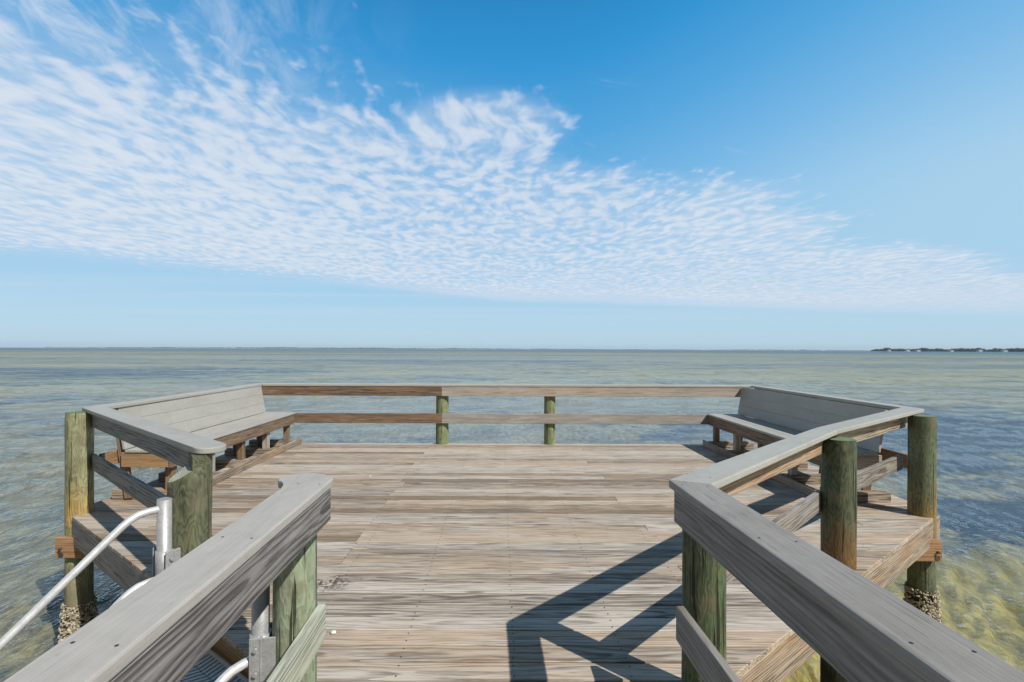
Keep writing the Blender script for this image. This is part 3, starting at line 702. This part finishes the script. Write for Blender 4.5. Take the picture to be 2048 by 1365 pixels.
for k in range(5):
    o_ = P1 + eL * .14 + nL * (-.16 + .27 * k) + Vector((0, 0, -.115 - .245 * k))
    M = Matrix.Translation(o_) @ Matrix(((eL.x, nL.x, 0, 0), (eL.y, nL.y, 0, 0), (0, 0, 1, 0), (0, 0, 0, 1)))
    w = wL - .28
    tr = MB().box(0, w, 0, .25, -.03, -.012, (1, 0), bev=.003, M=M).build('tread', M_dark, ld)  # dark plate stands in for the shade in the tread's open slots
    gr = MB(); gr.box(0, w, 0, .022, -.0115, 0, (1, 0), bev=.002, M=M); gr.box(0, w, .228, .25, -.0115, 0, (1, 0), bev=.002, M=M)
    nx = int(w / .034)
    for i in range(nx):
        x0 = .01 + i * .034
        gr.prism([(x0, .024), (x0 + .021, .024), (x0 + .053, .122), (x0 + .032, .122)], -.0115, -.001, (1, 0), bev=0, M=M)
        gr.prism([(x0 + .032, .126), (x0 + .053, .126), (x0 + .021, .226), (x0, .226)], -.0115, -.001, (1, 0), bev=0, M=M)
    q = gr.build('grip_pattern', M_polymer, ld); q.parent = tr

# ------------------------------------------------------------------ small things on the deck
def bit(x, y, r, label, seed, nm='shell', m=None):
    rg = random.Random(seed); bm = bmesh.new(); bmesh.ops.create_icosphere(bm, subdivisions=2, radius=r)
    for v_ in bm.verts: v_.co *= rg.uniform(.75, 1.2); v_.co.z *= .45
    V = [v_.co + Vector((x, y, r * .42 + .002)) for v_ in bm.verts]; F = [[q.index for q in f.verts] for f in bm.faces]; bm.free()
    mb = MB(); mb.add(V, F, V, .5, True); o = mb.build(nm, m or M_white, None); o['label'] = label; o['category'] = 'shell'; return o
bit(-.985, 2.945, .017, 'small white shell lying on the planks by the near left railing', 1)
bit(-1.72, 6.55, .014, 'tiny white shell fragment on the planks in the middle left of the deck', 2)

# ------------------------------------------------------------------ far shores
def foliage_mat(name, a, c_):
    m, b = mat(name); po = b.new('ShaderNodeNewGeometry').outputs['Position']
    n = b.noise(po, .05, 5, .7); finish(b, b.mix(n, a, c_), .9, n, 2.0, 1.0, spec=.1); return m
M_fol = foliage_mat('coastal_wood', (.025, .055, .05), (.065, .11, .085))
M_wall = plain('pale_house_wall', (.5, .49, .46), .8, .15, .1); M_roof = plain('house_roof', (.28, .26, .25), .8, .3, .1)
M_sand = plain('shore_sand', (.42, .38, .30), .9, .2, .02)
def shore(name, label, ang0, ang1, dist0, dist1, hgt, nblob, seed, taper=.12, sc=1.):
    """a wooded strip of land: lumpy crowns standing on a low sandy bank"""
    rg = random.Random(seed); mb = MB()
    bm = bmesh.new(); bmesh.ops.create_icosphere(bm, subdivisions=2, radius=1); bm.verts.index_update()
    BV = [v_.co.copy() for v_ in bm.verts]; BF = [tuple(q.index for q in f.verts) for f in bm.faces]; bm.free()
    for k in range(nblob):
        t = rg.random(); a = ang0 + (ang1 - ang0) * t; d = (dist0 + (dist1 - dist0) * t) * rg.uniform(1, 1.05)
        env = min(1, .35 + t / taper, .45 + (1 - t) / taper * .5) * (.8 + .2 * math.sin(t * 23 + seed) * math.sin(t * 61))
        s = hgt * rg.uniform(.30, .55) * sc; x, y_ = d * math.sin(a), d * math.cos(a)
        z = WL + hgt * env * rg.uniform(.2, .85) * (.82 + .18 * math.sin(t * 97 + 2) * math.sin(t * 211))
        k2 = rg.uniform(.9, 1.7)
        V = [Vector((x + p.x * s * k2 * rg.uniform(.8, 1.2), y_ + p.y * s * k2, z + p.z * s * env * rg.uniform(.75, 1.2))) for p in BV]
        mb.add(V, BF, V, .5)
    o = mb.build(name, M_fol, None); o['kind'] = 'stuff'; o['label'] = label; o['category'] = 'woodland'
    bk = MB(); n = 60
    for k in range(n):
        a = ang0 + (ang1 - ang0) * k / n; a2 = ang0 + (ang1 - ang0) * (k + 1) / n
        d = (dist0 + (dist1 - dist0) * k / n) * .992; d2 = (dist0 + (dist1 - dist0) * (k + 1) / n) * .992
        bk.prism([(d * math.sin(a), d * math.cos(a)), (d * 1.06 * math.sin(a), d * 1.06 * math.cos(a)),
                  (d2 * 1.06 * math.sin(a2), d2 * 1.06 * math.cos(a2)), (d2 * math.sin(a2), d2 * math.cos(a2))], WL - 1, WL + hgt * .09, bev=0)
    o = bk.build('shore', M_sand, None); o['kind'] = 'structure'
def ang(px): return math.atan((px - 1003) / 1000)
shore('coastal_wood', 'dark wooded headland on the right of the horizon', ang(1742), ang(2300), 2300, 2000, 13.5, 3200, 3, .05, .55)
shore('coastal_wood', 'thin low wooded shore along the horizon left of the middle', ang(90), ang(1400), 4700, 6200, 14, 3000, 4, .5, .8)
shore('coastal_wood', 'very faint low land at the right of the middle horizon', ang(1405), ang(1740), 6300, 6700, 10, 300, 5, .3)
SIDE = ['at the left end', 'left of the middle', 'near the middle', 'towards the right']
rg = random.Random(11); spots = []
for px in (205, 290, 352, 432, 451, 466, 488, 497, 508, 560, 575, 612, 640, 760, 790, 838, 846, 858, 872, 884, 905, 930, 965, 990, 1060, 1120):
    spots.append((px + rg.uniform(-3, 3), None))
for n_, (px, _) in enumerate(spots + [(1780, 1), (1817, 1), (1838, 1), (1905, 1), (1962, 1), (2012, 1)]):
    head = _ == 1
    a = ang(px); t = (px - 90) / 1310; d = (2300 - (px - 1742) * .5) * .978 if head else (4700 + 1500 * t) * .985
    h_ = rg.uniform(3.5, 5) if head else rg.uniform(5, 9); w_ = rg.uniform(7, 12) if head else rg.uniform(10, 26); dp = 10
    loc = (d * math.sin(a), d * math.cos(a), WL + (2 if head else 1))
    lab = (['white house at the tip of the wooded headland', 'bright white house left of the middle of the headland', 'low pale house beside the brightest one on the headland',
            'pale house in the middle of the headland', 'small pale house right of the middle of the headland', 'pale house near the right picture edge on the headland'][n_ - len(spots)]
           if head else 'tiny white house on the thin far shore')
    o = thing('house', lab, 'house', loc, 'houses on the wooded headland' if head else 'tiny white houses along the far shore')
    o.rotation_euler = (0, 0, 0)
    x, y_, z = loc
    MB().box(x - w_ / 2, x + w_ / 2, y_, y_ + dp, z - 2, z + h_ * .72, bev=0).build('wall', M_wall, o)
    rf = MB(); P = [(x - w_ / 2 - .5, y_ - .5, z + h_ * .725), (x + w_ / 2 + .5, y_ - .5, z + h_ * .725), (x + w_ / 2 + .5, y_ + dp + .5, z + h_ * .725), (x - w_ / 2 - .5, y_ + dp + .5, z + h_ * .725),
                   (x - w_ / 2 + 2, y_ + dp / 2, z + h_), (x + w_ / 2 - 2, y_ + dp / 2, z + h_)]
    rf.add(P, [(0, 1, 5, 4), (1, 2, 5), (2, 3, 4, 5), (3, 0, 4), (3, 2, 1, 0)], P, .5); rf.build('roof', M_roof, o)

# ------------------------------------------------------------------ sea air
HZ = True
if HZ:
    hb = MB(); hb.box(-8300, 8300, -8300, 8300, WL - 6, 40, bev=0); ho = hb.build('haze', M_white, None)
    ho.data.materials.clear(); m, b = mat('sea_air')
    vo = b.new('ShaderNodeVolumePrincipled', {'Color': (.72, .86, 1.0, 1), 'Density': .00007, 'Anisotropy': 0.})
    b.l.new(vo.outputs[0], b.new('ShaderNodeOutputMaterial').inputs['Volume'])
    ho.data.materials.append(m); ho['kind'] = 'stuff'
for o in bpy.data.objects:
    if '_abs' in o: del o['_abs']
